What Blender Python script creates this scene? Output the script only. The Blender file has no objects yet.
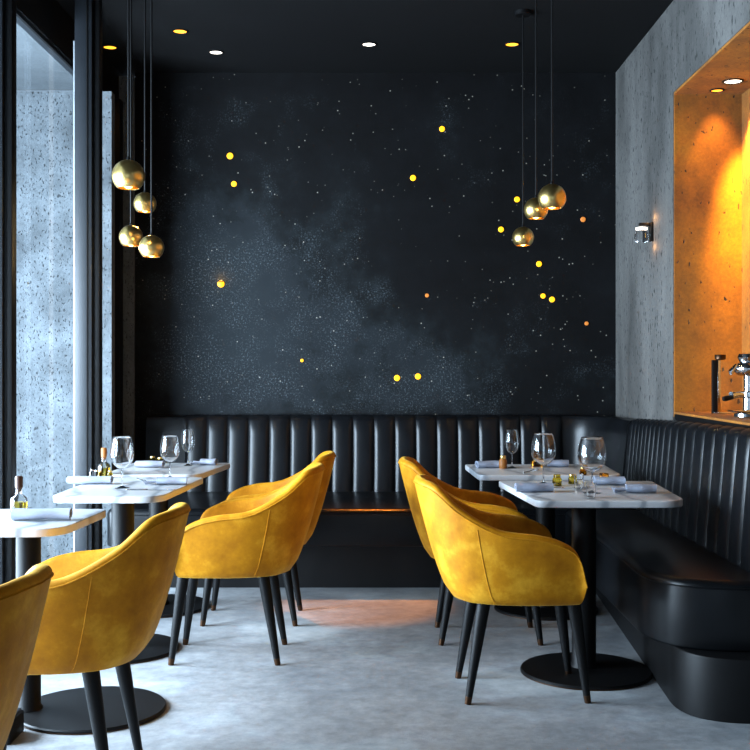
import bpy, bmesh, math, random
from mathutils import Vector, Matrix, noise
PI = math.pi
R = math.radians
random.seed(7)
scene = bpy.context.scene
C = scene.collection
F, CX, HY, H = 1100.0, 380.0, 368.0, 1.25

def at(px, py, z):
    Y = F * (H - z) / (py - HY)
    return ((px - CX) * Y / F, Y)

def lin(h):
    h = h.lstrip('#')
    v = [int(h[i:i + 2], 16) / 255 for i in (0, 2, 4)]
    return tuple((c / 12.92 if c <= .04045 else ((c + .055) / 1.055) ** 2.4) for c in v) + (1,)

# ------------------------------------------------------------------ materials
def newmat(name):
    m = bpy.data.materials.new(name)
    m.use_nodes = True
    nt = m.node_tree
    return m, nt, nt.nodes['Principled BSDF']

def N(nt, t, **kw):
    n = nt.nodes.new(t)
    for k, v in kw.items():
        if k in n.inputs:
            n.inputs[k].default_value = v
        else:
            setattr(n, k, v)
    return n

def coords(nt, scale=(1, 1, 1)):
    tc = N(nt, 'ShaderNodeTexCoord')
    mp = N(nt, 'ShaderNodeMapping')
    mp.inputs['Scale'].default_value = scale
    nt.links.new(tc.outputs['Object'], mp.inputs[0])
    return mp.outputs[0]

def ramp(nt, src, stops):
    r = N(nt, 'ShaderNodeValToRGB')
    e = r.color_ramp.elements
    while len(e) < len(stops):
        e.new(.5)
    for i, (p, c) in enumerate(stops):
        e[i].position = p
        e[i].color = c if isinstance(c, tuple) else lin(c)
    nt.links.new(src, r.inputs[0])
    return r.outputs[0]

def mix(nt, fac, a, b, mode='MIX'):
    m = N(nt, 'ShaderNodeMix', data_type='RGBA', blend_type=mode)
    for s, v in ((m.inputs[0], fac), (m.inputs[6], a), (m.inputs[7], b)):
        if hasattr(v, 'links') or hasattr(v, 'is_linked'):
            nt.links.new(v, s)
        else:
            s.default_value = v
    return m.outputs[2]

def bump(nt, bs, h, strength=.2, dist=.01):
    b = N(nt, 'ShaderNodeBump')
    b.inputs['Strength'].default_value = strength
    b.inputs['Distance'].default_value = dist
    nt.links.new(h, b.inputs['Height'])
    nt.links.new(b.outputs[0], bs.inputs['Normal'])

def noisetex(nt, vec, scale, detail=6, rough=.6):
    n = N(nt, 'ShaderNodeTexNoise')
    n.inputs['Scale'].default_value = scale
    n.inputs['Detail'].default_value = detail
    n.inputs['Roughness'].default_value = rough
    nt.links.new(vec, n.inputs['Vector'])
    return n.outputs['Fac']

def simple(name, col, rough=.5, metal=0, var=.12, scale=20, bmp=0, **kw):
    m, nt, b = newmat(name)
    c = lin(col) if isinstance(col, str) else col
    v = coords(nt)
    f = noisetex(nt, v, scale, 4)
    dark = tuple(x * (1 - var) for x in c[:3]) + (1,)
    lite = tuple(min(1, x * (1 + var)) for x in c[:3]) + (1,)
    nt.links.new(ramp(nt, f, [(.3, dark), (.7, lite)]), b.inputs['Base Color'])
    b.inputs['Roughness'].default_value = rough
    b.inputs['Metallic'].default_value = metal
    for k, x in kw.items():
        b.inputs[k.replace('_', ' ')].default_value = x
    if bmp:
        bump(nt, b, noisetex(nt, v, scale * 6, 4), bmp, .002)
    return m

def concrete(name, dark, light, pit='#1c1f22', vstretch=.35, bmp=.5, scale=3.0, rough=.8, pits=True, pt=.30, ps=38):
    m, nt, b = newmat(name)
    v = coords(nt, (1, 1, vstretch))
    v0 = coords(nt)
    f1 = noisetex(nt, v, scale, 8, .65)
    base = ramp(nt, f1, [(.3, dark), (.7, light)])
    f2 = noisetex(nt, v0, 60, 3, .7)
    base = mix(nt, .35, base, ramp(nt, f2, [(.3, '#555555'), (.7, '#c8c8c8')]), 'OVERLAY')
    h = f2
    if pits:
        vp = coords(nt, (1, 1, .45))
        f3 = noisetex(nt, vp, ps, 2, .5)
        mask = ramp(nt, f3, [(pt, (1, 1, 1, 1)), (pt + .03, (0, 0, 0, 1))])
        base = mix(nt, mask, base, lin(pit))
        inv = ramp(nt, f3, [(pt - .02, (0, 0, 0, 1)), (pt + .04, (1, 1, 1, 1))])
        h = mix(nt, .25, inv, f2)
    nt.links.new(base, b.inputs['Base Color'])
    b.inputs['Roughness'].default_value = rough
    bump(nt, b, h, bmp, .006)
    return m

def floor_mat():
    m, nt, b = newmat('microcement_floor')
    v = coords(nt)
    f1 = noisetex(nt, v, 1.3, 8, .62)
    f2 = noisetex(nt, v, 18, 12, .75)
    base = ramp(nt, f1, [(.32, '#90959a'), (.5, '#b2b5b8'), (.68, '#cdd0d1')])
    base = mix(nt, .8, base, ramp(nt, f2, [(.3, '#6a6a6a'), (.7, '#a8a8a8')]), 'OVERLAY')
    nt.links.new(base, b.inputs['Base Color'])
    nt.links.new(ramp(nt, f2, [(.3, (.42,) * 3 + (1,)), (.7, (.62,) * 3 + (1,))]), b.inputs['Roughness'])
    bump(nt, b, f2, .35, .006)
    return m

def plaster_mat():
    m, nt, b = newmat('black_plaster')
    v = coords(nt)
    # cloudy patches of chalky grey rubbed over black plaster
    def blob(cx, cz, sx, sz):
        mp = N(nt, 'ShaderNodeMapping')
        mp.inputs['Location'].default_value = (-cx / sx, 0, -cz / sz)
        mp.inputs['Scale'].default_value = (1 / sx, 0, 1 / sz)
        tc = N(nt, 'ShaderNodeTexCoord')
        nt.links.new(tc.outputs['Object'], mp.inputs[0])
        g = N(nt, 'ShaderNodeTexGradient', gradient_type='QUADRATIC_SPHERE')
        nt.links.new(mp.outputs[0], g.inputs[0])
        return g.outputs['Fac']
    def add(a, bb, op='ADD'):
        n = N(nt, 'ShaderNodeMath', operation=op)
        for s, x in zip(n.inputs, (a, bb)):
            if isinstance(x, (int, float)):
                s.default_value = x
            else:
                nt.links.new(x, s)
        return n.outputs[0]
    bl = add(blob(-.85, 1.35, 1.5, 1.5), blob(.35, 1.2, 1.2, .8))
    bl = add(add(bl, blob(-.95, 1.95, .9, .9)), .55, 'MULTIPLY')
    f1 = noisetex(nt, v, 3.0, 12, .72)
    f1b = noisetex(nt, v, 1.1, 4, .5)
    k = add(bl, add(add(f1, .9, 'MULTIPLY'), add(f1b, .5, 'MULTIPLY')))
    base = ramp(nt, k, [(.62, '#060607'), (.82, '#0b0c0e'), (.96, '#131618'), (1.0, '#181b1e')])
    k2 = add(k, 1.6, 'MULTIPLY')
    k2 = add(k2, -1.05)
    base = mix(nt, ramp(nt, k2, [(.35, (0, 0, 0, 1)), (1.0, (1, 1, 1, 1))]), base, lin('#202528'))
    sp = noisetex(nt, v, 85, 5, .8)
    sm = ramp(nt, sp, [(.54, (0, 0, 0, 1)), (.64, (1, 1, 1, 1))])
    km = ramp(nt, add(k, noisetex(nt, v, 4.5, 5), 'MULTIPLY'), [(.42, (0, 0, 0, 1)), (.62, (.75, .75, .75, 1))])
    fm = mix(nt, 1.0, sm, km, 'MULTIPLY')
    base = mix(nt, fm, base, lin('#666e73'))
    vo = N(nt, 'ShaderNodeTexVoronoi')
    vo.inputs['Scale'].default_value = 26
    nt.links.new(v, vo.inputs['Vector'])
    dots = ramp(nt, vo.outputs['Distance'], [(.07, (1, 1, 1, 1)), (.13, (0, 0, 0, 1))])
    dots = mix(nt, 1.0, dots, ramp(nt, noisetex(nt, v, 9, 2), [(.5, (0, 0, 0, 1)), (.6, (.8, .8, .8, 1))]), 'MULTIPLY')
    base = mix(nt, dots, base, lin('#a9a294'))
    nt.links.new(base, b.inputs['Base Color'])
    b.inputs['Roughness'].default_value = .75
    b.inputs['Specular IOR Level'].default_value = .12
    bump(nt, b, sp, .3, .004)
    return m

def velvet():
    m, nt, b = newmat('mustard_velvet')
    v = coords(nt)
    f = noisetex(nt, v, 9, 7, .65)
    f2 = noisetex(nt, v, 160, 2, .6)
    base = ramp(nt, f, [(.3, '#a06200'), (.5, '#bb7a06'), (.7, '#dc9f26')])
    nt.links.new(base, b.inputs['Base Color'])
    b.inputs['Roughness'].default_value = .62
    b.inputs['Specular IOR Level'].default_value = .2
    b.inputs['Sheen Weight'].default_value = .35
    b.inputs['Sheen Roughness'].default_value = .35
    b.inputs['Sheen Tint'].default_value = lin('#ffd25a')
    bump(nt, b, mix(nt, .5, f, f2), .12, .004)
    return m

def leather():
    m, nt, b = newmat('black_leather')
    v = coords(nt)
    f = noisetex(nt, v, 240, 3, .6)
    nt.links.new(ramp(nt, noisetex(nt, v, 5, 4), [(.3, '#08090b'), (.7, '#0f1114')]), b.inputs['Base Color'])
    b.inputs['Roughness'].default_value = .30
    b.inputs['Specular IOR Level'].default_value = .26
    bump(nt, b, f, .12, .001)
    return m

def marble():
    m, nt, b = newmat('white_marble')
    v = coords(nt)
    w = N(nt, 'ShaderNodeTexWave')
    w.inputs['Scale'].default_value = 1.6
    w.inputs['Distortion'].default_value = 9
    w.inputs['Detail'].default_value = 6
    nt.links.new(v, w.inputs['Vector'])
    base = ramp(nt, w.outputs['Fac'], [(0, '#8f959c'), (.08, '#b9bdc1'), (.3, '#c9cccf')])
    nt.links.new(base, b.inputs['Base Color'])
    b.inputs['Roughness'].default_value = .28
    return m

def glass_mat(name, tint=(1, 1, 1, 1), ior=1.45, rough=0.0):
    m, nt, b = newmat(name)
    b.inputs['Base Color'].default_value = tint
    b.inputs['Roughness'].default_value = rough
    b.inputs['IOR'].default_value = ior
    b.inputs['Transmission Weight'].default_value = 1
    return m

def pane_mat():
    m = bpy.data.materials.new('window_glass')
    m.use_nodes = True
    nt = m.node_tree
    nt.nodes.clear()
    o = N(nt, 'ShaderNodeOutputMaterial')
    t = N(nt, 'ShaderNodeBsdfTransparent')
    t.inputs[0].default_value = (.93, .96, .98, 1)
    g = N(nt, 'ShaderNodeBsdfGlossy')
    g.inputs['Roughness'].default_value = .01
    lw = N(nt, 'ShaderNodeLayerWeight')
    lw.inputs[0].default_value = .5
    pw = N(nt, 'ShaderNodeMath', operation='POWER')
    nt.links.new(lw.outputs['Facing'], pw.inputs[0])
    pw.inputs[1].default_value = 5
    fr = N(nt, 'ShaderNodeMath', operation='MULTIPLY_ADD')
    nt.links.new(pw.outputs[0], fr.inputs[0])
    fr.inputs[1].default_value = .18
    fr.inputs[2].default_value = .02
    mx = N(nt, 'ShaderNodeMixShader')
    nt.links.new(fr.outputs[0], mx.inputs[0])
    nt.links.new(t.outputs[0], mx.inputs[1])
    nt.links.new(g.outputs[0], mx.inputs[2])
    nt.links.new(mx.outputs[0], o.inputs[0])
    return m

def emit(name, col, s):
    m, nt, b = newmat(name)
    b.inputs['Base Color'].default_value = lin(col)
    b.inputs['Emission Color'].default_value = lin(col)
    b.inputs['Emission Strength'].default_value = s
    return m

M = dict(
    floor=floor_mat(), plaster=plaster_mat(), velvet=velvet(), leather=leather(), marble=marble(),
    conc=concrete('grey_concrete', '#302f2d', '#64625f', pit='#141516', pt=.345, ps=46, scale=2.2),
    conc_out=concrete('outdoor_concrete', '#353b3f', '#697075', pit='#22272a', bmp=1.0, scale=4.2, pt=.335, ps=110, vstretch=.8),
    soffit=concrete('smooth_concrete', '#42484c', '#565c60', pits=False, bmp=.15),
    conc_warm_lit=concrete('warm_lit_concrete', '#5c3406', '#b06c0e', pit='#2a1405', bmp=.7, scale=2.5, vstretch=.8, pt=.295, ps=44),  # niche concrete with the orange of the warm downlights put into its colour
    ceil=simple('black_ceiling', '#070708', .8, var=.15, scale=3, Specular_IOR_Level=.15),
    black=simple('black_metal', '#060607', .5, 0, Specular_IOR_Level=.2),
    frame=simple('charcoal_frame', '#171b20', .45, .1),
    steel=simple('pale_steel', '#b9c0c6', .35, .6),
    plinth=simple('black_wood', '#070708', .5, var=.3, scale=12, Specular_IOR_Level=.25),
    brass=simple('brushed_brass', '#e6c67c', .28, 1, var=.08, scale=40),
    darkbrass=simple('aged_brass', '#4a3527', .4, 1),
    chrome=simple('chrome', '#d9dbdd', .09, 1, var=.04),
    linen=simple('blue_grey_linen', '#878fa0', .9, var=.08, scale=60, bmp=.3),
    linenw=simple('white_linen', '#979dac', .9, var=.05, scale=60, bmp=.3),
    cork=simple('brown_stopper', '#8a5215', .6),
    darkwood=simple('dark_stopper', '#3a1c10', .5),
    oil=glass_mat('golden_oil', lin('#e8c93a'), 1.3),
    glass=glass_mat('clear_glass'),
    amber=glass_mat('amber_glass', lin('#e08a1c'), 1.4),
    pane=pane_mat(),
    pin=emit('pin_light_glow', '#ffb914', 1.3),
    pindim=emit('dim_pin_glow', '#c9762e', .6),
    bulb=emit('warm_bulb', '#ffc267', 9),
    dl_warm=emit('warm_downlight_lens', '#ffa42a', 3.0),
    dl_white=emit('white_downlight_lens', '#fff3e2', 5.0),
    ground=simple('pale_paving', '#b3b7ba', .8, var=.1, scale=4),
    white=simple('white_ceramic', '#e4e4e2', .3),
)

# ------------------------------------------------------------------ mesh helpers
def obj(name, bm, mat, parent=None, loc=(0, 0, 0), angle=38, rotz=0):
    bmesh.ops.recalc_face_normals(bm, faces=bm.faces)
    for f in bm.faces:
        f.smooth = True
    for e in bm.edges:
        if len(e.link_faces) == 2:
            e.smooth = e.calc_face_angle(0) < R(angle)
    me = bpy.data.meshes.new(name)
    bm.to_mesh(me)
    bm.free()
    me.materials.append(M[mat])
    o = bpy.data.objects.new(name, me)
    C.objects.link(o)
    o.location = loc
    o.rotation_euler.z = rotz
    if parent:
        o.parent = parent
    return o

def thing(name, label, cat, loc=(0, 0, 0), rotz=0, group=None):
    o = bpy.data.objects.new(name, None)
    o.empty_display_size = .1
    C.objects.link(o)
    o.location = loc
    o.rotation_euler = (0, 0, rotz)
    o['label'] = label
    o['category'] = cat
    if group:
        o['group'] = group
    return o

def tag(o, label, cat, group=None):
    o['label'] = label
    o['category'] = cat
    if group:
        o['group'] = group
    return o

def struct(name, bm, mat, parent=None):
    o = obj(name, bm, mat, parent)
    if not parent:
        o['kind'] = 'structure'
    return o

def dup(root, loc, rotz, label, group=None):
    r = root.copy()
    C.objects.link(r)
    r.location = loc
    r.rotation_euler = (0, 0, rotz)
    r['label'] = label
    if group:
        r['group'] = group
    for ch in list(root.children):
        c = ch.copy()
        C.objects.link(c)
        c.parent = r
        for g in list(ch.children):
            d = g.copy()
            C.objects.link(d)
            d.parent = c
    return r

def box(bm, x0, x1, y0, y1, z0, z1, bev=0):
    r = bmesh.ops.create_cube(bm, size=1)
    for v in r['verts']:
        v.co = Vector((x0 + (v.co.x + .5) * (x1 - x0), y0 + (v.co.y + .5) * (y1 - y0), z0 + (v.co.z + .5) * (z1 - z0)))
    if bev:
        es = list({e for v in r['verts'] for e in v.link_edges})
        bmesh.ops.bevel(bm, geom=es, offset=bev, segments=2, affect='EDGES', profile=.5)
    return bm

def B(*a, bev=0):
    bm = bmesh.new()
    return box(bm, *a, bev=bev)

def lathe(bm, prof, seg=32, c=(0, 0, 0)):
    rings = []
    for r, z in prof:
        if r < 1e-5:
            rings.append([bm.verts.new((c[0], c[1], c[2] + z))])
        else:
            rings.append([bm.verts.new((c[0] + r * math.cos(2 * PI * i / seg), c[1] + r * math.sin(2 * PI * i / seg), c[2] + z)) for i in range(seg)])
    for a, b in zip(rings, rings[1:]):
        for i in range(seg):
            j = (i + 1) % seg
            if len(a) == 1 and len(b) == 1:
                break
            if len(a) == 1:
                bm.faces.new((a[0], b[i], b[j]))
            elif len(b) == 1:
                bm.faces.new((a[i], a[j], b[0]))
            else:
                bm.faces.new((a[i], a[j], b[j], b[i]))
    return bm

def L(prof, seg=32, c=(0, 0, 0)):
    return lathe(bmesh.new(), prof, seg, c)

def tube(bm, pts, r, seg=10, caps=True):
    pts = [Vector(p) for p in pts]
    rs = r if isinstance(r, (list, tuple)) else [r] * len(pts)
    rings = []
    t0 = (pts[1] - pts[0]).normalized()
    up = Vector((0, 0, 1)) if abs(t0.z) < .9 else Vector((1, 0, 0))
    nrm = t0.cross(up).normalized()
    for i, p in enumerate(pts):
        t = (pts[min(i + 1, len(pts) - 1)] - pts[max(i - 1, 0)]).normalized()
        nrm = (nrm - t * nrm.dot(t)).normalized()
        bn = t.cross(nrm)
        rings.append([bm.verts.new(p + (nrm * math.cos(2 * PI * k / seg) + bn * math.sin(2 * PI * k / seg)) * rs[i]) for k in range(seg)])
    for a, b in zip(rings, rings[1:]):
        for k in range(seg):
            j = (k + 1) % seg
            bm.faces.new((a[k], a[j], b[j], b[k]))
    if caps:
        bm.faces.new(rings[0][::-1])
        bm.faces.new(rings[-1])
    return bm

def T(pts, r, seg=10):
    return tube(bmesh.new(), pts, r, seg)

def loft(bm, rings, close_v=True, caps=True):
    rv = [[bm.verts.new(p) for p in r] for r in rings]
    n = len(rv[0])
    for a, b in zip(rv, rv[1:]):
        for i in range(n if close_v else n - 1):
            j = (i + 1) % n
            bm.faces.new((a[i], a[j], b[j], b[i]))
    if caps:
        bm.faces.new(rv[0][::-1])
        bm.faces.new(rv[-1])
    return bm

def round_poly(pts, rads, seg=6):
    out = []
    n = len(pts)
    for i in range(n):
        p = Vector(pts[i]); a = Vector(pts[i - 1]); b = Vector(pts[(i + 1) % n])
        r = rads[i] if isinstance(rads, (list, tuple)) else rads
        if r <= 0:
            out.append(p); continue
        da = (a - p).normalized(); db = (b - p).normalized()
        s = p + da * r; e = p + db * r
        for k in range(seg + 1):
            t = k / seg
            out.append((1 - t) ** 2 * s + 2 * t * (1 - t) * p + t * t * e)
    return out

def prism(bm, poly, z0, z1, bev=0, bevb=None):
    """Extruded outline with softly rounded top and bottom rim."""
    if bevb is None:
        bevb = bev
    n = len(poly)
    c = sum((Vector(p) for p in poly), Vector((0, 0))) / n
    nr = []
    for i in range(n):
        a = Vector(poly[i - 1]); b = Vector(poly[(i + 1) % n])
        t = (b - a).normalized()
        nn = Vector((t.y, -t.x))
        if nn.dot(Vector(poly[i]) - c) < 0:
            nn = -nn
        nr.append(nn)
    rings = []
    def ring(z, ins):
        rings.append([(poly[i][0] - nr[i].x * ins, poly[i][1] - nr[i].y * ins, z) for i in range(n)])
    K = 4
    if bevb > 0:
        for k in range(K):
            a = k / K * PI / 2
            ring(z0 + bevb * (1 - math.sin(a)) if False else z0 + bevb * (1 - math.cos(a)), bevb * (1 - math.sin(a)))
    ring(z0 + bevb, 0)
    ring(z1 - bev, 0)
    if bev > 0:
        for k in range(1, K + 1):
            a = k / K * PI / 2
            ring(z1 - bev * (1 - math.sin(a)), bev * (1 - math.cos(a)))
    return loft(bm, rings)

def P(poly, z0, z1, bev=0, bevb=None):
    return prism(bmesh.new(), poly, z0, z1, bev, bevb)

def catmull(keys, t):
    n = len(keys) - 1
    s = min(max(t, 0), 1) * n
    i = min(int(s), n - 1)
    f = s - i
    def g(k):
        if k < 0:
            return tuple(2 * a - b for a, b in zip(keys[0], keys[1]))
        if k > n:
            return tuple(2 * a - b for a, b in zip(keys[n], keys[n - 1]))
        return keys[k]
    p0, p1, p2, p3 = g(i - 1), g(i), g(i + 1), g(i + 2)
    return [.5 * (2 * b + (c - a) * f + (2 * a - 5 * b + 4 * c - d) * f * f + (3 * b - a - 3 * c + d) * f ** 3) for a, b, c, d in zip(p0, p1, p2, p3)]

# ------------------------------------------------------------------ the room
YB, XR, XL, ZC = 7.0, 1.5, -1.655, 3.13
ZH = 2.865                      # underside of the header above the glass
YF = -2.2
struct('floor', B(XL - .1, XR + .5, YF, YB + .1, -.1, 0), 'floor')
struct('ceiling', B(XL - .1, XR + .5, YF, YB + .1, ZC, ZC + .1), 'ceil')
struct('wall_back', B(-1.56, XR, YB, YB + .1, 0, ZC), 'plaster')
struct('wall_corner', B(XL, -1.56, YB - .03, YB + .1, 0, ZC - .03), 'conc_out')
# right wall with the niche opening
NY0, NY1, NZ0, NZ1, ND = 2.6, 5.63, 1.0, 2.66, .36
bm = bmesh.new()
box(bm, XR, XR + .5, NY1, YB + .1, 0, ZC)
box(bm, XR, XR + .5, YF, NY0, 0, ZC)
box(bm, XR, XR + .5, NY0, NY1, 0, NZ0 - .03)
box(bm, XR, XR + .5, NY0, NY1, NZ1, ZC)
box(bm, XR + ND, XR + .5, NY0, NY1, NZ0 - .03, NZ1)
struct('wall_right', bm, 'conc')
bm = bmesh.new()
e = .012
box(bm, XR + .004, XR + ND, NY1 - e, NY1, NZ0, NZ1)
struct('trim_1', bm, 'conc_warm_lit')
struct('trim_2', B(XR + ND - e, XR + ND, NY0, NY1 - e, NZ0, NZ1 - e), 'conc_warm_lit')
struct('trim_3', B(XR + .004, XR + ND, NY0, NY1 - e, NZ1 - e, NZ1), 'conc_warm_lit')
# left: solid end of the wall, header, glazing
struct('wall_left', B(-3.3, XL, 6.42, YB + .1, 0, ZH), 'conc_out')
struct('trim_4', B(XL - .012, XL, YF, YB + .1, ZH, ZC), 'ceil')
bm = bmesh.new()
box(bm, XL - .045, XL - .012, YF, 6.42, ZH, ZH + .05)
struct('trim_5', bm, 'frame')
bm = bmesh.new()
box(bm, -3.3, XL - .045, YF, 6.42, ZH + .004, ZH + .2)
struct('ceiling_terrace', bm, 'soffit')
struct('floor_terrace', B(-9, XL - .1, -8, 9, -.14, -.02), 'ground')
# corner post between the glazing and the back wall
struct('trim_6', B(XL, XL + .095, 6.60, 6.68, 0, ZH), 'black')
struct('trim_7', B(XL, XL + .088, 6.42, 6.50, 0, ZH), 'conc_out')

def window(i, y0, y1):
    w = bpy.data.objects.new('window_%d' % i, None)
    C.objects.link(w)
    w['kind'] = 'structure'
    obj('pane', B(XL + .022, XL + .030, y0, y1, .08, ZH), 'pane', w)
    bm = bmesh.new()
    box(bm, XL + .005, XL + .045, y0, y1, 0, .08)
    obj('bottom_rail', bm, 'frame', w)
    return w
posts = [-1.9, .5, 2.5, 4.58, 5.45]
for i in range(len(posts)):
    window(i + 1, posts[i] + .05, (posts[i + 1] - .05) if i + 1 < len(posts) else 6.42)
for i, y in enumerate(posts):
    m_ = bpy.data.objects.new('window_%d' % (i + 11), None)
    C.objects.link(m_)
    m_['kind'] = 'structure'
    w1 = .150 if y > 5 else .008
    obj('post', B(XL + w1, XL + w1 + .085, y - .03, y + .05, 0, ZC if y > 5 else ZC, bev=.004), 'frame', m_)
    obj('post_edge', B(XL + w1 + .085, XL + w1 + .118, y - .01, y + .05, 0, ZC, bev=.003), 'black', m_)
    obj('glazing_bead', B(XL + w1 + .058, XL + w1 + .064, y - .036, y - .03, 0, ZC), 'black', m_)
    obj('outer_bead', B(XL + w1 - .009, XL + w1 - .003, y - .02, y + .02, 0, ZH), 'steel', m_)
# rear wall behind the camera; its unseen window is added for front fill
bm = bmesh.new()
box(bm, XL, XR, YF - .1, YF, 2.1, ZC)
box(bm, XL, XR, YF - .1, YF, 0, .3)
box(bm, XL, XL + .2, YF - .1, YF, .3, 2.1)
box(bm, XR - .3, XR, YF - .1, YF, .3, 2.1)
struct('wall_rear', bm, 'conc')
w = bpy.data.objects.new('window_20', None)
C.objects.link(w)
w['kind'] = 'structure'
obj('pane', B(XL + .2, XR - .3, YF - .06, YF - .05, .3, 2.1), 'pane', w)
obj('post', B(-.1, -.03, YF - .09, YF - .02, .3, 2.1), 'frame', w)

# ------------------------------------------------------------------ banquettes
def backrest(pts, ztop, thick_top=.075, thick_bot=.13, z0=.478, back=None, depth=.020):
    """pts: list of (point, normal, s-phase or None)"""
    rings = []
    for i, (p, n, ph) in enumerate(pts):
        zt = ztop(i)
        b = 0
        if ph is not None:
            b = depth * (abs(math.sin(PI * ph)) ** .38)
        p = Vector(p); n = Vector(n)
        bk = Vector(back[i]) if back else p
        sec = []
        def q(o, z):
            v = p + n * o
            sec.append((v.x, v.y, z))
        sec.append((bk.x, bk.y, z0))
        sec.append((bk.x, bk.y, zt - .012))
        q(.012, zt - .004 + b * .1)
        q(thick_top * .45, zt + b * .3)
        q(thick_top * .8 + b * .5, zt - .010 + b * .2)
        q(thick_top + b * .9, zt - .035)
        for k in range(1, 7):
            f = k / 6
            q(thick_top + (thick_bot - thick_top) * f + b * (1 if k < 6 else .8), zt - .035 + (z0 - zt + .035) * f)
        rings.append(sec)
    return loft(bmesh.new(), rings)

ban = thing('corner_banquette', 'long black leather banquette with channelled back along the dark back wall', 'banquette', (0, 6.6, 0))
def rel(pts, o):
    return [(x - o[0], y - o[1]) for x, y in pts]
pitch = .1315
pts = []
x = -1.47
while x < -1.22:
    pts.append(((x, YB - .004 - 6.6), (0, -1), None)); x += .045
xs = -1.222
nchan = 18
for k in range(nchan * 10 + 1):
    pts.append(((xs + pitch * k / 10, YB - .004 - 6.6), (0, -1), k / 10))
obj('backrest', backrest(pts, lambda i: .95), 'leather', ban)
xe = xs + pitch * nchan
seat_poly = [(-1.50, -.60), (XR - .02, -.60), (XR - .02, .30), (-1.50, .30)]
obj('seat_cushion', P(round_poly(seat_poly, [.06, .02, .02, .02]), .275, .48, .03, .01), 'leather', ban)
obj('plinth', B(-1.48, XR - .02, -.34, .38, 0, .275), 'plinth', ban)
obj('seam', T([(-1.40, -.601, .447), (XR - .05, -.601, .447)], .003, 6), 'leather', ban)

sb = thing('side_banquette', 'black leather banquette with rounded end running along the right concrete wall', 'banquette', (1.3, 5.2, 0))
O = (1.3, 5.2)
# backrest: flat quarter-round corner cushion then channelled straight run
pts, back = [], []
A0 = Vector((xe, YB - .005)); 
cx, cy = xe + .0, 6.33
rx, ry = XR - cx - .0, YB - cy
na = 14
corner = []
for k in range(na + 1):
    a = PI / 2 * (1 - k / na)
    p = Vector((cx + rx * (math.cos(a) ** .9 if math.cos(a) > 0 else 0), cy + ry * (math.sin(a) ** .9 if math.sin(a) > 1e-6 else 0)))
    n = Vector((-math.cos(a), -math.sin(a)))
    corner.append(((p.x - O[0], p.y - O[1]), n, None))
    back.append((min(XR, p.x + .0) - O[0], YB - O[1]) if k < na else (XR - O[0], p.y - O[1]))
back[0] = (xe - O[0], YB - O[1])
cb = obj('corner_cushion', backrest(corner, lambda i: .955, .075, .12, back=back), 'leather', sb)
pts = []
y = cy
k = 0
p2 = .098
while y > 2.75:
    pts.append(((XR - O[0], y - O[1]), (-1, 0), k / 10))
    pc = .085 + .063 * min(1, max(0, (5.8 - y) / .7))
    y -= pc / 10
    k += 1
obj('backrest', backrest(pts, lambda i: .955 + .055 * min(1, i / 190), .055, .095, depth=.020), 'leather', sb)
seat_front = 1.0
sp = [(seat_front + .01, 6.0), (seat_front, 3.96), (XR - .01, 3.96), (XR - .01, 6.0)]
sp = round_poly(rel(sp, O), [.005, .34, .005, .005], 16)
obj('seat_cushion', P(sp, .225, .48, .032, .01), 'leather', sb)
ring = [(px_, py_, .452) for px_, py_ in sp]
obj('piping', T([(a * 1.002, b * 1.001, c) for a, b, c in ring[5:-6]], .0035, 6), 'leather', sb)
pl = [(1.205, 6.26), (1.07, 3.86), (XR - .01, 3.86), (XR - .01, 6.26)]
pl = round_poly(rel(pl, O), [.005, .26, .005, .005], 12)
obj('plinth', P(pl, 0, .225, .004), 'plinth', sb)
for yy in (5.17, 5.28):
    xx = 1.07 + (yy - 3.86) * (.135 / 2.4)
    bm = L([(0, .006), (.014, .006), (.016, 0), (0, 0)], 16)
    bmesh.ops.rotate(bm, verts=bm.verts, cent=(0, 0, 0), matrix=Matrix.Rotation(-PI / 2, 3, 'Y'))
    obj('vent_plug', bm, 'black', sb, (xx - O[0], yy - O[1], .16))

# ------------------------------------------------------------------ chairs
RIM = [(-.415, 0, .820), (-.402, .10, .819), (-.352, .19, .800), (-.262, .250, .722), (-.125, .285, .650), (.015, .292, .630), (.105, .286, .606), (.168, .277, .560), (.200, .268, .450)]
BOT = [(-.275, 0), (-.270, .085), (-.235, .165), (-.170, .213), (-.080, .240), (.020, .248), (.095, .246), (.150, .240), (.188, .232)]
ZB = .385
def shell_pt(u, v):
    a = abs(u)
    r = catmull(RIM, a)
    b = catmull(BOT, a)
    s = -1 if u < 0 else 1
    f = v ** .72
    return Vector((b[0] + (r[0] - b[0]) * f, s * (b[1] + (r[1] - b[1]) * f), ZB + (r[2] - ZB) * v))

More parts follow.
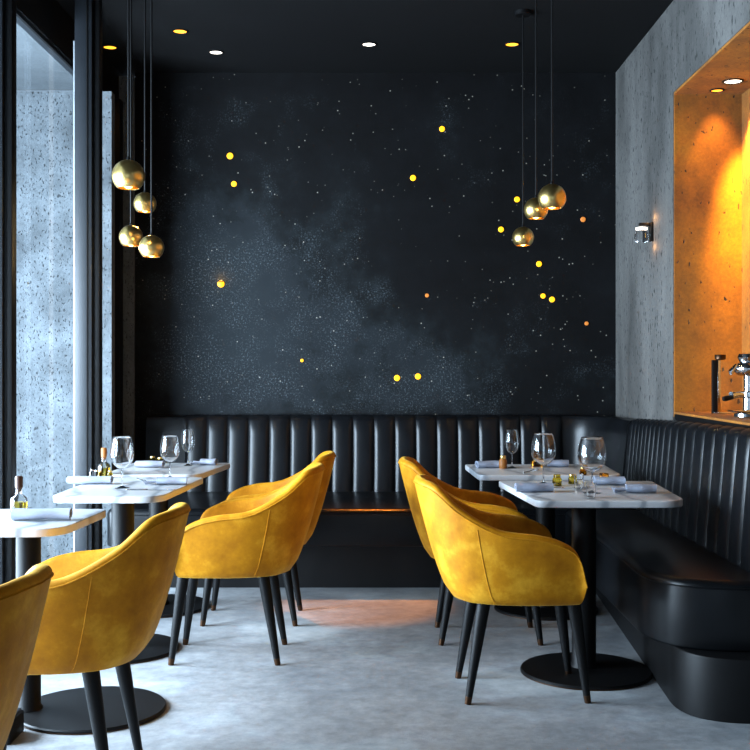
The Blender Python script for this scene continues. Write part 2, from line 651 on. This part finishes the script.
def chair(label, loc, rotz, group):
    t = thing('tub_chair', label, 'chair', loc, rotz, group)
    nu = 96
    rings = []
    for i in range(nu + 1):
        u = -1 + 2 * i / nu
        d = .004
        ua, ub = max(-1, u - .02), min(1, u + .02)
        def nrm(v):
            tg = shell_pt(ub, v) - shell_pt(ua, v)
            tg.z = 0
            tg.normalize()
            return Vector((-tg.y, tg.x, 0)) * -1
        sec = []
        c0 = shell_pt(u, 0)
        n0 = nrm(0)
        if n0.dot(Vector((c0.x + .02, c0.y, 0))) < 0:
            sg = -1
        else:
            sg = 1
        endf = min(1, (1 - abs(u)) / .05)
        shrink = 1 - .45 * (1 - endf) ** 2
        def put(v, off, dz=0):
            p = shell_pt(u, v)
            nn = nrm(v) * sg
            sec.append(p - nn * off + Vector((0, 0, dz)))
        put(0, .045, .004)
        put(0, .022, -.010)
        put(0, .006, -.004)
        for k in range(1, 13):
            put(k / 12 * .97, 0)
        th = .040 * shrink
        for q_ in range(0, 9):
            aa = PI * q_ / 8
            put(.985, th / 2 - th / 2 * math.cos(aa), th * .42 * math.sin(aa))
        for k in range(1, 9):
            v = .96 - k / 9 * .90
            put(v, th + .012 * math.sin(PI * min(1, k / 6)))
        rings.append(sec)
    bm = loft(bmesh.new(), rings)
    obj('shell', bm, 'velvet', t, angle=60)
    # rim piping
    pts = []
    for i in range(97):
        u = -1 + 2 * i / 96
        p = shell_pt(u, .975)
        c = Vector((p.x, p.y, 0)).normalized()
        pts.append(p + c * .0015)
    obj('piping', T(pts, .0028, 6), 'velvet', t)
    for s in (-1, 1):
        obj('seam', T([shell_pt(s * .43, k / 12) * 1.0 + Vector((0, s * .0004, 0)) for k in range(0, 12)], .0016, 6), 'velvet', t)
    # bottom pan closing the tub, and its front edge
    poly = []
    for i in range(41):
        u = -1 + 2 * i / 40
        p = shell_pt(u, .04)
        poly.append((p.x * .93, p.y * .93))
    obj('seat_base', P([(a, b) for a, b in poly] , .378, .435, .012), 'velvet', t)
    poly = []
    for i in range(41):
        u = -1 + 2 * i / 40
        p = shell_pt(u, .3)
        poly.append((p.x * .86, p.y * .84))
    poly = [(a if a < .16 else .185, b) for a, b in poly]
    obj('seat_cushion', P(poly, .425, .495, .028, .01), 'velvet', t)
    for sx, sy in ((1, 1), (1, -1), (-1, 1), (-1, -1)):
        a = Vector(((.175 if sx > 0 else -.160), .150 * sy, .385)); b = Vector((.225 * sx, .172 * sy, 0))
        def lp(f):
            return a + (b - a) * f
        lg = obj('leg', T([lp(0), lp(.3), lp(.93)], [.026, .023, .0135], 16), 'black', t)
        obj('foot_cap', T([lp(.925), lp(1)], [.0142, .0122], 16), 'darkbrass', lg)
    return t

g1, g2 = 'mustard tub chairs at the right-hand tables', 'mustard tub chairs at the window tables'
c0 = chair('mustard velvet tub chair nearest on the right side, its brightly lit back to the aisle', (.545, 4.27, 0), R(2), g1)
dup(c0, (.500, 5.13, 0), R(0), 'mustard tub chair on the right mostly hidden behind the brightly lit nearer one', g1)
dup(c0, (-.655, 4.80, 0), PI, 'mustard tub chair in mid row on the left, all four black legs showing', g2)
dup(c0, (-.635, 5.50, 0), PI, 'furthest mustard tub chair on the left, closest to the back banquette', g2)
dup(c0, (-1.00, 3.36, 0), PI - R(2), 'large mustard tub chair in left foreground in front of the round black disc', g2)
dup(c0, (-1.105, 2.27, 0), PI - R(2), 'shadowy mustard tub chair cut off by the bottom left corner of the photo', g2)

# ------------------------------------------------------------------ tables
ZT = .72
def table(label, poly, rads, col, disc, group, cw=.045):
    bx, by = disc
    t = thing('pedestal_table', label, 'table', (bx, by, 0), 0, group)
    p = round_poly(rel(poly, disc), rads, 7)
    obj('tabletop', P(p, ZT - .028, ZT, .004), 'marble', t)
    q = round_poly(rel([(sum(a[0] for a in poly) / 4 + (a[0] - sum(b[0] for b in poly) / 4) * .62, sum(a[1] for a in poly) / 4 + (a[1] - sum(b[1] for b in poly) / 4) * .62) for a in poly], disc), .03, 4)
    obj('support_plate', P(q, ZT - .04, ZT - .028, 0), 'black', t)
    cxx, cyy = col[0] - bx, col[1] - by
    obj('column', L([(0, .012), (cw + .008, .012), (cw + .006, .022), (cw, .03), (cw, .68), (0, .68)], 28, (cxx, cyy, 0)), 'black', t)
    b = obj('base_disc', L([(0, 0), (.262, 0), (.266, .004), (.266, .010), (.262, .015), (0, .017)], 72), 'black', t)
    obj('rim', L([(.262, .0015), (.2672, .0015), (.2672, .005), (.262, .005), (.262, .0015)], 72), 'darkbrass', b)
    return t
gt = 'white marble pedestal tables'
table('white marble table nearest on the right beside the side banquette', [(.555, 5.18), (.625, 4.38), (1.225, 4.38), (1.275, 5.16)], [.03, .05, .11, .03], (.845, 4.56), (.845, 4.52), gt, .05)
table('white marble table at the back on the right, nearest the channelled back banquette', [(.465, 6.06), (.49, 5.44), (1.20, 5.44), (1.23, 6.06)], [.04, .06, .08, .03], (.86, 5.72), (.86, 5.70), gt, .05)
table('marble table cut off by the left edge of the photo beside the window', [(-1.60, 4.14), (-1.60, 3.62), (-1.05, 3.62), (-1.02, 4.14)], [.02, .02, .12, .05], (-1.275, 3.99), (-1.05, 4.01), gt, .044)
table('middle marble table of the window row with the large wine glass', [(-1.36, 5.38), (-1.365, 4.53), (-.905, 4.53), (-.85, 5.34)], [.03, .08, .12, .05], (-1.15, 4.92), (-1.16, 4.88), gt, .05)
table('back marble table of the window row, nearest the corner', [(-1.38, 6.15), (-1.38, 5.47), (-.90, 5.47), (-.83, 6.15)], [.03, .03, .1, .04], (-1.16, 5.76), (-1.16, 5.75), gt, .05)

# ------------------------------------------------------------------ tableware
def wineglass(label, px, py, bowl_r, h, group='wine glasses on the tables', z=ZT):
    x_, y_ = at(px, py, z)
    bh = h * .645
    st = h - bh
    t = thing('wine_glass', label, 'glass', (x_, y_, z), 0, group)
    fr = bowl_r * .62
    foot = L([(0, 0), (fr, 0), (fr, .0012), (fr * .5, .004), (.0045, .010), (.0032, .02), (.0030, st * .8), (.0045, st * .99), (0, st)], 40)
    obj('stem', foot, 'glass', t)
    pr = []
    K = 16
    def br(f):   # balloon: widest at 45%, narrowing to the mouth
        return bowl_r * math.sin(PI * (.5 * min(1, f / .46))) ** .56 if f < .46 else bowl_r * (1 - .27 * ((f - .46) / .54) ** 1.9)
    for k in range(1, K + 1):
        f = k / K
        pr.append((br(f), st + bh * (1 - (1 - f) ** 1.0)))
    inner = [(max(r_ - .0011, .0006), z_ + (.0012 if i < 2 else 0)) for i, (r_, z_) in enumerate(pr)]
    prof = [(0, st)] + pr + inner[::-1] + [(0, st + .003)]
    obj('bowl', L(prof, 48), 'glass', t, angle=80)
    return t
wineglass('largest balloon wine glass, on the nearest right table', 592, 493, .061, .237)
wineglass('wide wine glass on far side of the nearest right table, left of the largest glass', 543.5, 484, .057, .232)
wineglass('small slender wine glass on the back right table', 512, 468, .040, .205)
wineglass('large wine glass on the middle window table, in front of the concrete strip', 122, 488, .052, .228)
wineglass('wine glass on the middle window table standing before the dark banquette', 170, 478, .047, .205)
wineglass('small wine glass on the back window table', 188, 465.5, .040, .198)

def napkin(label, px, py, length, rotz=0, mat='linen', h=.044, w=.080, flare=False, zz=ZT):
    x_, y_ = at(px, py, zz)
    t = thing('napkin', label, 'napkin', (x_, y_, zz), rotz, 'rolled linen napkins')
    th = .0042
    turns = 2.3
    path = []
    n = 64
    for k in range(n + 1):
        a = turns * 2 * PI * k / n
        f = .22 + .78 * k / n
        path.append(Vector(((w / 2 - th) * f * math.cos(a - PI / 2 - turns * 2 * PI), (h / 2 - th) * f * math.sin(a - PI / 2 - turns * 2 * PI))))
    outl, inn = [], []
    for k in range(n + 1):
        tg = path[min(k + 1, n)] - path[max(k - 1, 0)]
        nn = Vector((tg.y, -tg.x)).normalized()
        outl.append(path[k] + nn * th / 2)
        inn.append(path[k] - nn * th / 2)
    sec = outl + inn[::-1]
    rings = []
    S = 18
    rnd = random.Random(int(px * 7 + py))
    ph = rnd.random() * 6
    for s in range(S + 1):
        f = s / S
        x2 = (f - .5) * length
        wob = 1 + .05 * math.sin(f * 9 + ph)
        wz = 1 + .05 * math.sin(f * 7 + ph * 2)
        dy = .003 * math.sin(f * 5 + ph)
        rings.append([(x2 + p.x * .12 * math.sin(ph), p.x * wob + dy, h / 2 + p.y * wz) for p in sec])
    mn = min(p[2] for r_ in rings for p in r_)
    rings = [[(a, b, c - mn + .0005) for a, b, c in r_] for r_ in rings]
    obj('roll', loft(bmesh.new(), rings), mat, t, angle=70)
    if flare:
        rings = []
        for s in range(9):
            f = s / 8
            x2 = -length / 2 - .055 * f + .012
            ww = w * (.25 + .3 * f)
            r_ = []
            for k in range(17):
                a = k / 16 * 2 - 1
                zz_ = .012 + .008 * math.cos(a * 7) * f + .004 * (1 - f)
                r_.append((x2 - .012 * abs(a) * f, a * ww, zz_))
            for k in range(16, -1, -1):
                a = k / 16 * 2 - 1
                zz_ = .012 + .008 * math.cos(a * 7) * f + .004 * (1 - f) - .003
                r_.append((x2 - .012 * abs(a) * f, a * ww, zz_))
            rings.append(r_)
        obj('loose_end', loft(bmesh.new(), rings), mat, t, angle=70)
    return t
napkin('rolled blue grey napkin at front left corner of the nearest right table', 534, 492, .160, R(4))
napkin('rolled blue grey napkin with pinched loose end at right of the nearest right table', 641, 493, .125, R(-3), flare=True)
napkin('blue grey napkin on the nearest right table just behind the large wine glass', 609, 485, .135, R(-4))
napkin('rolled blue grey napkin at left end of the back right table', 488, 468, .125, R(8))
napkin('blue grey napkin on the right half of the back right table', 558, 467, .115, 0)
napkin('white napkin roll on the cut-off window table beside the oil bottle', 42, 520, .200, R(2), 'linenw', .046)
napkin('long white napkin roll at left end of the middle window table', 90, 484, .200, R(0), 'linenw', .042)
napkin('white napkin with open folded end at the aisle end of the middle window table', 172, 484.5, .135, R(0), 'linenw', .040, flare=True)
napkin('white napkin roll at the left of the back window table', 150, 467.5, .145, R(0), 'linenw', .042)
napkin('white napkin with pinched end on the right of the back window table', 209, 465, .085, R(-3), 'linenw', .040, flare=True)

def knife(label, px, py, rotz):
    x_, y_ = at(px, py, ZT)
    t = thing('table_knife', label, 'cutlery', (x_, y_, ZT), rotz, 'cutlery on the tables')
    obj('handle', B(-.10, -.01, -.007, .007, 0.0005, .007, bev=.002), 'chrome', t)
    bm = P(round_poly([(-.01, -.005), (.09, -.009), (.11, .002), (.095, .008), (-.01, .005)], .003, 3), .001, .003)
    obj('blade', bm, 'chrome', t)
def fork(label, px, py, rotz):
    x_, y_ = at(px, py, ZT)
    t = thing('table_fork', label, 'cutlery', (x_, y_, ZT), rotz, 'cutlery on the tables')
    obj('handle', T([(-.10, 0, .003), (-.02, 0, .003), (.03, 0, .006), (.05, 0, .004)], [.0028, .0028, .0025, .003], 8), 'chrome', t)
    bm = bmesh.new()
    box(bm, .045, .06, -.011, .011, .002, .0045)
    for k in range(4):
        yy = -.0095 + k * .0063
        tube(bm, [(.058, yy, .0035), (.08, yy, .0035), (.10, yy * .95, .006)], [.0015, .0014, .0007], 6)
    obj('tines', bm, 'chrome', t)
knife('steel knife lying beside the napkin on the nearest right table', 566, 488.5, R(3))
fork('fork lying in the middle of the back right table', 531, 471.5, R(60))
fork('fork lying by the open napkin on the middle window table', 143, 481, R(-62))
knife('steel knife lying to the right of the open napkin, near the middle window table edge', 150, 490.5, R(5))

def oil_bottle(label, px, py, s, stopper='cork', z=ZT):
    x_, y_ = at(px, py, z)
    t = thing('oil_bottle', label, 'bottle', (x_, y_, z), 0)
    obj('glass_body', L([(0, 0), (.024 * s, 0), (.027 * s, .004 * s), (.028 * s, .04 * s), (.024 * s, .052 * s), (.011 * s, .062 * s), (.010 * s, .082 * s), (.008 * s, .082 * s), (.008 * s, .062 * s), (.021 * s, .050 * s), (.0255 * s, .040 * s), (.0250 * s, .005 * s), (0, .004 * s)], 28), 'glass', t)
    obj('oil', L([(0, .005 * s), (.0246 * s, .005 * s), (.0250 * s, .038 * s), (0, .038 * s)], 28), 'oil', t)
    obj('stopper', L([(0, .072 * s), (.0078 * s, .072 * s), (.0082 * s, .083 * s), (.012 * s, .084 * s), (.0125 * s, .118 * s), (.010 * s, .122 * s), (0, .122 * s)], 20), stopper, t)
oil_bottle('short oil bottle with tall dark wooden stopper on the cut-off window table', 19, 513.5, 1.12, 'darkwood')
oil_bottle('oil bottle with a brown stopper on the middle window table', 104, 476.5, 1.15, 'cork')

def jar(label, px, py, r, h, mat, lid, name='spice_jar', cat='jar', group='small jars on the tables', square=False):
    x_, y_ = at(px, py, ZT)
    t = thing(name, label, cat, (x_, y_, ZT), R(12), group)
    if square:
        obj('body', P(round_poly([(-r, -r), (r, -r), (r, r), (-r, r)], r * .25, 4), 0, h * .78, .003), mat, t)
    else:
        obj('body', L([(0, 0), (r * .92, 0), (r, .003), (r, h * .62), (r * .7, h * .76), (r * .65, h * .8), (0, h * .8)], 24), mat, t)
    if lid:
        obj('lid', L([(0, h * .78), (r * .72, h * .78), (r * .76, h * .8), (r * .76, h * .97), (r * .7, h), (0, h)], 24), lid, t)
    return t
jar('yellow glass oil jar at the left of the largest wine glass, nearest right table', 557, 486, .021, .052, 'oil', 'oil', 'oil_jar')
jar('small gold lidded jar between yellow jar and clear tumbler', 572, 484, .017, .045, 'oil', 'brass')
jar('square amber glass box just right of the largest wine glass stem', 604, 478, .018, .030, 'amber', None, square=True)
jar('rounded amber pot with orange lid behind the clear tumbler', 583, 475, .018, .040, 'amber', 'brass')
jar('tan cruet with a flared brass top on the back right table', 503, 468.5, .021, .068, 'cork', 'brass', 'cruet')
jar('square amber box on the back right table behind the wide wine glass', 537, 466.5, .027, .040, 'amber', 'brass', square=True)
jar('small steel topped jar, leftmost of the row on the middle window table', 92, 476.5, .013, .036, 'glass', 'chrome')
jar('small dark spice jar second from left of the row on the middle window table', 96.5, 477, .011, .034, 'black', 'chrome')
jar('gold capped spice jar directly left of the brown stoppered bottle', 100, 477.5, .011, .034, 'oil', 'brass')
jar('gold capped spice jar directly right of the brown stoppered bottle', 110, 477.5, .013, .034, 'oil', 'brass')
jar('yellow cube jar with brass lid, left one of the pair on the back window table', 152.5, 463, .018, .038, 'oil', 'brass', square=True)
jar('yellow cube jar with brass lid, right one of the pair on the back window table', 160, 463.5, .018, .034, 'oil', 'brass', square=True)

def tumbler(label, px, py, r, h):
    x_, y_ = at(px, py, ZT)
    o = obj('tumbler', L([(0, 0), (r * .9, 0), (r, h), (r - .0015, h), (r * .9 - .002, .005), (0, .005)], 32), 'glass', None, (x_, y_, ZT))
    return tag(o, label, 'glass', 'clear tumblers')
tumbler('clear straight tumbler, left of the pair beside the largest wine glass', 579, 489.5, .022, .065)
tumbler('clear straight tumbler, in front of the largest wine glass stem', 591, 498, .021, .062)

# black floor box by the window table base
bm = B(-1.46, -1.225, 3.64, 3.79, 0, .075, bev=.006)
fb = thing('floor_box', 'low black box on the floor by the disc base at bottom left', 'box', (-1.34, 3.72, 0))
bmesh.ops.translate(bm, verts=bm.verts, vec=(1.34, -3.72, 0))
obj('casing', bm, 'black', fb)
obj('lid_strip', B(-.11, .105, -.07, .07, .075, .079, bev=.001), 'frame', fb)

# ------------------------------------------------------------------ lights with bodies
def light(name, kind, loc, energy, col, parent=None, size=.05, spot=None, target=None, blend=.5, rot=None, **kw):
    d = bpy.data.lights.new(name, kind)
    d.energy = energy
    d.color = col
    if kind == 'AREA':
        d.shape = 'RECTANGLE'
        d.size, d.size_y = size
    elif kind != 'SUN':
        d.shadow_soft_size = size
    if spot:
        d.spot_size = R(spot)
        d.spot_blend = blend
    o = bpy.data.objects.new(name, d)
    C.objects.link(o)
    o.location = loc
    if target:
        v = Vector(target) - Vector(loc)
        o.rotation_euler = v.to_track_quat('-Z', 'Y').to_euler()
    if rot:
        o.rotation_euler = rot
    if parent:
        o.parent = parent
    return o
WARM = (1, .48, .10)

def pendant(label, px, py, rad_px, Y, group):
    k = Y / F
    x_ = (px - CX) * k
    z_ = H + (HY - py) * k
    r = rad_px * k
    t = thing('globe_pendant', label, 'pendant lamp', (x_, Y, ZC), 0, group)
    zc = z_ - ZC
    prof = []
    a0 = R(-49)
    for i in range(25):
        a = PI / 2 - (PI / 2 - a0) * i / 24
        prof.append((max(r * math.cos(a), 0), zc + r * math.sin(a)))
    prof[0] = (0, zc + r)
    inn = [(max(p[0] - .0018, 0), zc + (p[1] - zc) * (1 - .0018 / r)) for p in prof]
    inn[0] = (0, zc + r - .0018)
    obj('globe_shade', L(prof + inn[::-1], 48), 'brass', t, angle=70)
    obj('collar', L([(0, zc + r * .985), (r * .12, zc + r * .985), (r * .12, zc + r * 1.12), (.004, zc + r * 1.2), (0, zc + r * 1.2)], 16), 'black', t)
    obj('cord', T([(0, 0, zc + r * 1.15), (0, 0, -.02)], .0045, 8), 'black', t)
    obj('canopy', L([(0, 0), (.045, 0), (.045, -.018), (.040, -.022), (0, -.022)], 28), 'black', t)
    rb = r * .36
    obj('bulb', L([(0, zc - r * .42 + rb)] + [(rb * math.cos(a), zc - r * .42 + rb * math.sin(a)) for a in [PI / 2 - PI * i / 10 for i in range(1, 10)]] + [(0, zc - r * .38 - rb)], 20), 'bulb', t)
    light('pendant_glow', 'POINT', (0, 0, zc - r * .80), 2.2, (1, .66, .28), t, size=.02)
    return t
gl, gr = 'brass globe pendants in the left cluster', 'brass globe pendants in the right cluster'
pendant('largest and highest brass globe pendant of the left cluster', 128.5, 176, 16.3, 4.7, gl)
pendant('brass globe pendant of the left cluster hanging second from top', 145, 203.5, 11.2, 5.3, gl)
pendant('brass globe pendant of the left cluster, lower one furthest left', 131, 237, 11.8, 5.15, gl)
pendant('lowest brass globe pendant of the left cluster, furthest right', 151.5, 247.5, 12.4, 5.0, gl)
pendant('largest and highest brass globe pendant of the right cluster', 552, 198, 14, 4.9, gr)
pendant('middle brass globe pendant of the right cluster', 536, 209.5, 12, 5.2, gr)
pendant('lowest brass globe pendant of the right cluster', 523, 237.5, 10.8, 5.8, gr)

def downlight(label, px, py, mat, power, target=None, z=ZC, group='recessed ceiling downlights', r=.038, Y=None, spot=60, col=WARM):
    x_, y_ = at(px, py, z)
    t = thing('recessed_downlight', label, 'downlight', (x_, y_, z), 0, group)
    obj('ring', L([(r, 0), (r * 1.22, 0), (r * 1.22, -.004), (r, -.006), (r * .96, -.001), (r, 0)], 32), 'black', t)
    obj('lens', L([(0, -.0015), (r * .98, -.0015), (r * .98, 0), (0, 0)], 32), mat, t)
    if power:
        l = light('downlight_beam', 'SPOT', (0, 0, -.02), power, col, t, size=.03, spot=spot, blend=.6)
        if target:
            v = Vector(target) - Vector((x_, y_, z))
            l.rotation_euler = v.to_track_quat('-Z', 'Y').to_euler()
downlight('amber ceiling downlight above the left pendants, second from left', 180, 31, 'dl_warm', 8)
downlight('white ceiling downlight at the left, close to the back wall', 216, 52, 'dl_white', 5, col=(1, .85, .7))
downlight('white ceiling downlight in the centre of the ceiling', 369, 44, 'dl_white', 430, col=(1, .30, .03), target=(-.12, 5.80, 0), spot=20)
downlight('amber ceiling downlight right of centre near the right pendant cords', 512, 44, 'dl_warm', 8)
downlight('amber ceiling downlight furthest left, above the window', 110, 47, 'dl_warm', 8)
downlight('white downlight in the orange-lit niche soffit', 733, 81, 'dl_white', 420, z=NZ1 - e, group='niche downlights', r=.042, target=(2.36, 5.62, 1.3), spot=66, col=(1, .55, .06))
downlight('small amber downlight in the orange-lit niche close to its far end', 717, 90, 'dl_warm', 18, z=NZ1 - e, group='niche downlights', r=.03, target=(1.80, 5.63, 1.7), spot=70, col=(1, .50, .08))
# wall sconce
t = thing('wall_sconce', 'small black wall sconce with clear glass shade on the grey concrete wall', 'wall lamp', (XR, 6.05, 2.0))
obj('backplate', B(-.016, 0, -.022, .022, -.055, .050, bev=.003), 'black', t)
obj('arm', B(-.075, -.012, -.012, .012, .030, .048, bev=.003), 'black', t)
obj('glass_shade', L([(.040, -.055), (.036, .0), (.030, .006), (.0, .008), (0, .005), (.028, .003), (.033, -.002), (.037, -.055)], 28, (-.062, 0, 0)), 'glass', t)
obj('lamp_disc', L([(0, .010), (.030, .010), (.032, .016), (.030, .022), (0, .022)], 24, (-.062, 0, 0)), 'dl_white', t)
light('sconce_glow_up', 'POINT', (-.025, -.035, .07), .35, (1, .5, .18), t, size=.01)
light('sconce_glow_down', 'POINT', (-.022, -.030, -.085), .3, (1, .5, .18), t, size=.01)

# pin lights in the plaster wall
pins = [
    (230, 156, 3.2, 1, 'yellow pin light high on the left of the dark wall, upper of two'),
    (234, 184, 2.8, 1, 'yellow pin light high on the left of the dark wall, lower of two'),
    (302, 360.5, 1.6, 1, 'tiny yellow pin light low on dark wall, left of the low bright pair'),
    (442, 129, 2.8, 1, 'topmost yellow pin light on the dark wall, right of centre'),
    (413, 178, 2.9, 1, 'yellow pin light below and left of the topmost one'),
    (427, 295.5, 2.0, 0, 'dim orange pin light near the middle of the dark wall'),
    (397, 378, 3.0, 1, 'lowest yellow pin light just above the banquette, left of its pair'),
    (418, 376.5, 3.0, 1, 'low yellow pin light just above the banquette, right of its pair'),
    (517, 199.5, 2.8, 1, 'yellow pin light beside the right pendants, upper left of them'),
    (501, 229.5, 2.8, 1, 'yellow pin light left of the lowest right pendant'),
    (539, 264, 2.8, 1, 'yellow pin light directly below the right pendant cluster'),
    (543, 296, 2.5, 1, 'yellow pin light below the right pendants, left of a close pair'),
    (552, 299.5, 2.8, 1, 'yellow pin light below the right pendants, right of a close pair'),
    (583, 219.5, 2.6, 0, 'dim brown pin light right of the right pendants'),
    (586.5, 323.5, 2.0, 0, 'dim orange pin light low near the grey concrete wall'),
]
for px, py, rp, br_, lab in pins:
    k = YB / F
    bm = L([(0, .008), (rp * k * .8, .0075), (rp * k, .004), (rp * k, 0), (0, 0)], 20)
    bmesh.ops.rotate(bm, verts=bm.verts, cent=(0, 0, 0), matrix=Matrix.Rotation(PI / 2, 3, 'X'))
    tag(obj('pin_light', bm, 'pin' if br_ else 'pindim', None, ((px - CX) * k, YB, H + (HY - py) * k)), lab, 'pin light', 'pin lights in the dark wall')
k = YB / F
t = thing('recessed_wall_lamp', 'small amber wall lamp with brown halo at left of the dark wall', 'wall lamp', ((221 - CX) * k, YB, H + (HY - 284) * k))
bm = L([(0, .014), (.015, .014), (.022, .010), (.022, 0), (0, 0)], 24)
bmesh.ops.rotate(bm, verts=bm.verts, cent=(0, 0, 0), matrix=Matrix.Rotation(PI / 2, 3, 'X'))
obj('lens', bm, 'pin', t)
obj('hood', B(-.014, .014, -.030, 0, .012, .018, bev=.002), 'black', t)
light('wall_lamp_glow', 'POINT', (0, -.035, .03), .25, (1, .5, .12), t, size=.01)

# ------------------------------------------------------------------ niche counter and what stands on it
o = thing('bar_counter', 'dark bar shelf with wooden top edge in the orange-lit niche', 'counter', (1.5, 4.1, .97))
obj('slab', B(.003, ND - e, -1.5, 1.53 - e, 0, .045, bev=.003), 'black', o)
obj('wooden_top', B(.001, ND - e, -1.5, 1.53 - e, .045, .057, bev=.003), 'conc_warm_lit', o)
ZN = .97 + .057
def nloc(px, Y):
    return (px - CX) * Y / F
t = thing('glass_canister', 'clear glass panel case with black and steel upright, left on the bar shelf', 'canister', (1.66, 5.35, ZN))
obj('upright', B(-.045, -.022, -.012, .012, 0, .262, bev=.002), 'black', t)
obj('steel_strip', B(-.022, -.006, -.012, .012, 0, .262, bev=.002), 'chrome', t)
obj('glass_panel', B(-.006, .15, -.004, .004, 0, .255), 'glass', t)
obj('foot', B(-.045, .15, -.02, .02, 0, .008, bev=.002), 'chrome', t)
tag(obj('copper_cap', L([(0, 0), (.016, 0), (.026, .005), (.026, .022), (.029, .026), (.020, .026), (.014, .010), (0, .008)], 24), 'darkbrass', None, (1.655, 5.35, ZN + .262)), 'small copper dish resting on top of the black and steel upright', 'dish')
t = thing('coffee_machine', 'chrome lever coffee machine on the bar shelf at the right edge of the photo', 'coffee machine', (1.65, 4.92, ZN))
obj('base', L([(0, 0), (.062, 0), (.066, .006), (.064, .02), (.045, .026), (0, .026)], 32), 'chrome', t)
obj('column', L([(0, .026), (.026, .026), (.026, .09), (.034, .095), (.034, .115), (.022, .12), (.022, .20), (0, .20)], 28), 'chrome', t)
obj('boiler', L([(0, .185), (.045, .19), (.062, .205), (.066, .222), (.058, .240), (.040, .250), (.044, .258), (.050, .270), (.044, .286), (.020, .292), (0, .292)], 32), 'chrome', t)
bm = bmesh.new()
tube(bm, [(0, 0, .105), (-.05, -.01, .105), (-.085, -.02, .10)], [.018, .014, .019], 16)
obj('group_head', bm, 'chrome', t)
lv = obj('lever', T([(-.02, 0, .24), (-.06, -.01, .235), (-.085, -.01, .205), (-.08, -.01, .195)], [.011, .009, .012, .010], 12), 'chrome', t)
obj('portafilter_handle', T([(-.07, -.02, .095), (-.11, -.03, .088), (-.125, -.033, .086)], [.009, .012, .010], 12), 'black', t)
obj('drip_tray', B(-.085, .02, -.045, .045, .026, .036, bev=.004), 'chrome', t)

# ------------------------------------------------------------------ daylight
w = bpy.data.worlds.new('World')
scene.world = w
w.use_nodes = True
bg = w.node_tree.nodes['Background']
bg.inputs[0].default_value = (.62, .80, 1.0, 1)
bg.inputs[1].default_value = .65
light('window_daylight', 'AREA', (-3.25, 3.75, 1.22), 1200, (.70, .85, 1.0), None, size=(2.0, 3.4), rot=(0, R(-90), 0))
light('front_fill', 'AREA', (-.1, YF - .5, 1.3), 10, (.72, .86, 1.0), None, size=(2.8, 2.2), rot=(R(90), 0, 0))  # fill lamp added behind the camera to brighten camera-facing sides

cam = bpy.data.cameras.new('Camera')
co = bpy.data.objects.new('Camera', cam)
C.objects.link(co)
co.location = (0, 0, H)
co.rotation_euler = (PI / 2, 0, 0)
cam.sensor_width = 36
cam.lens = F / 750 * 36
cam.shift_x = (375 - CX) / 750
cam.shift_y = (HY - 375) / 750
scene.camera = co
scene.view_settings.view_transform = 'Standard'
scene.view_settings.look = 'None'
scene.view_settings.gamma = 1
scene.view_settings.use_curve_mapping = False
scene.view_settings.exposure = 0
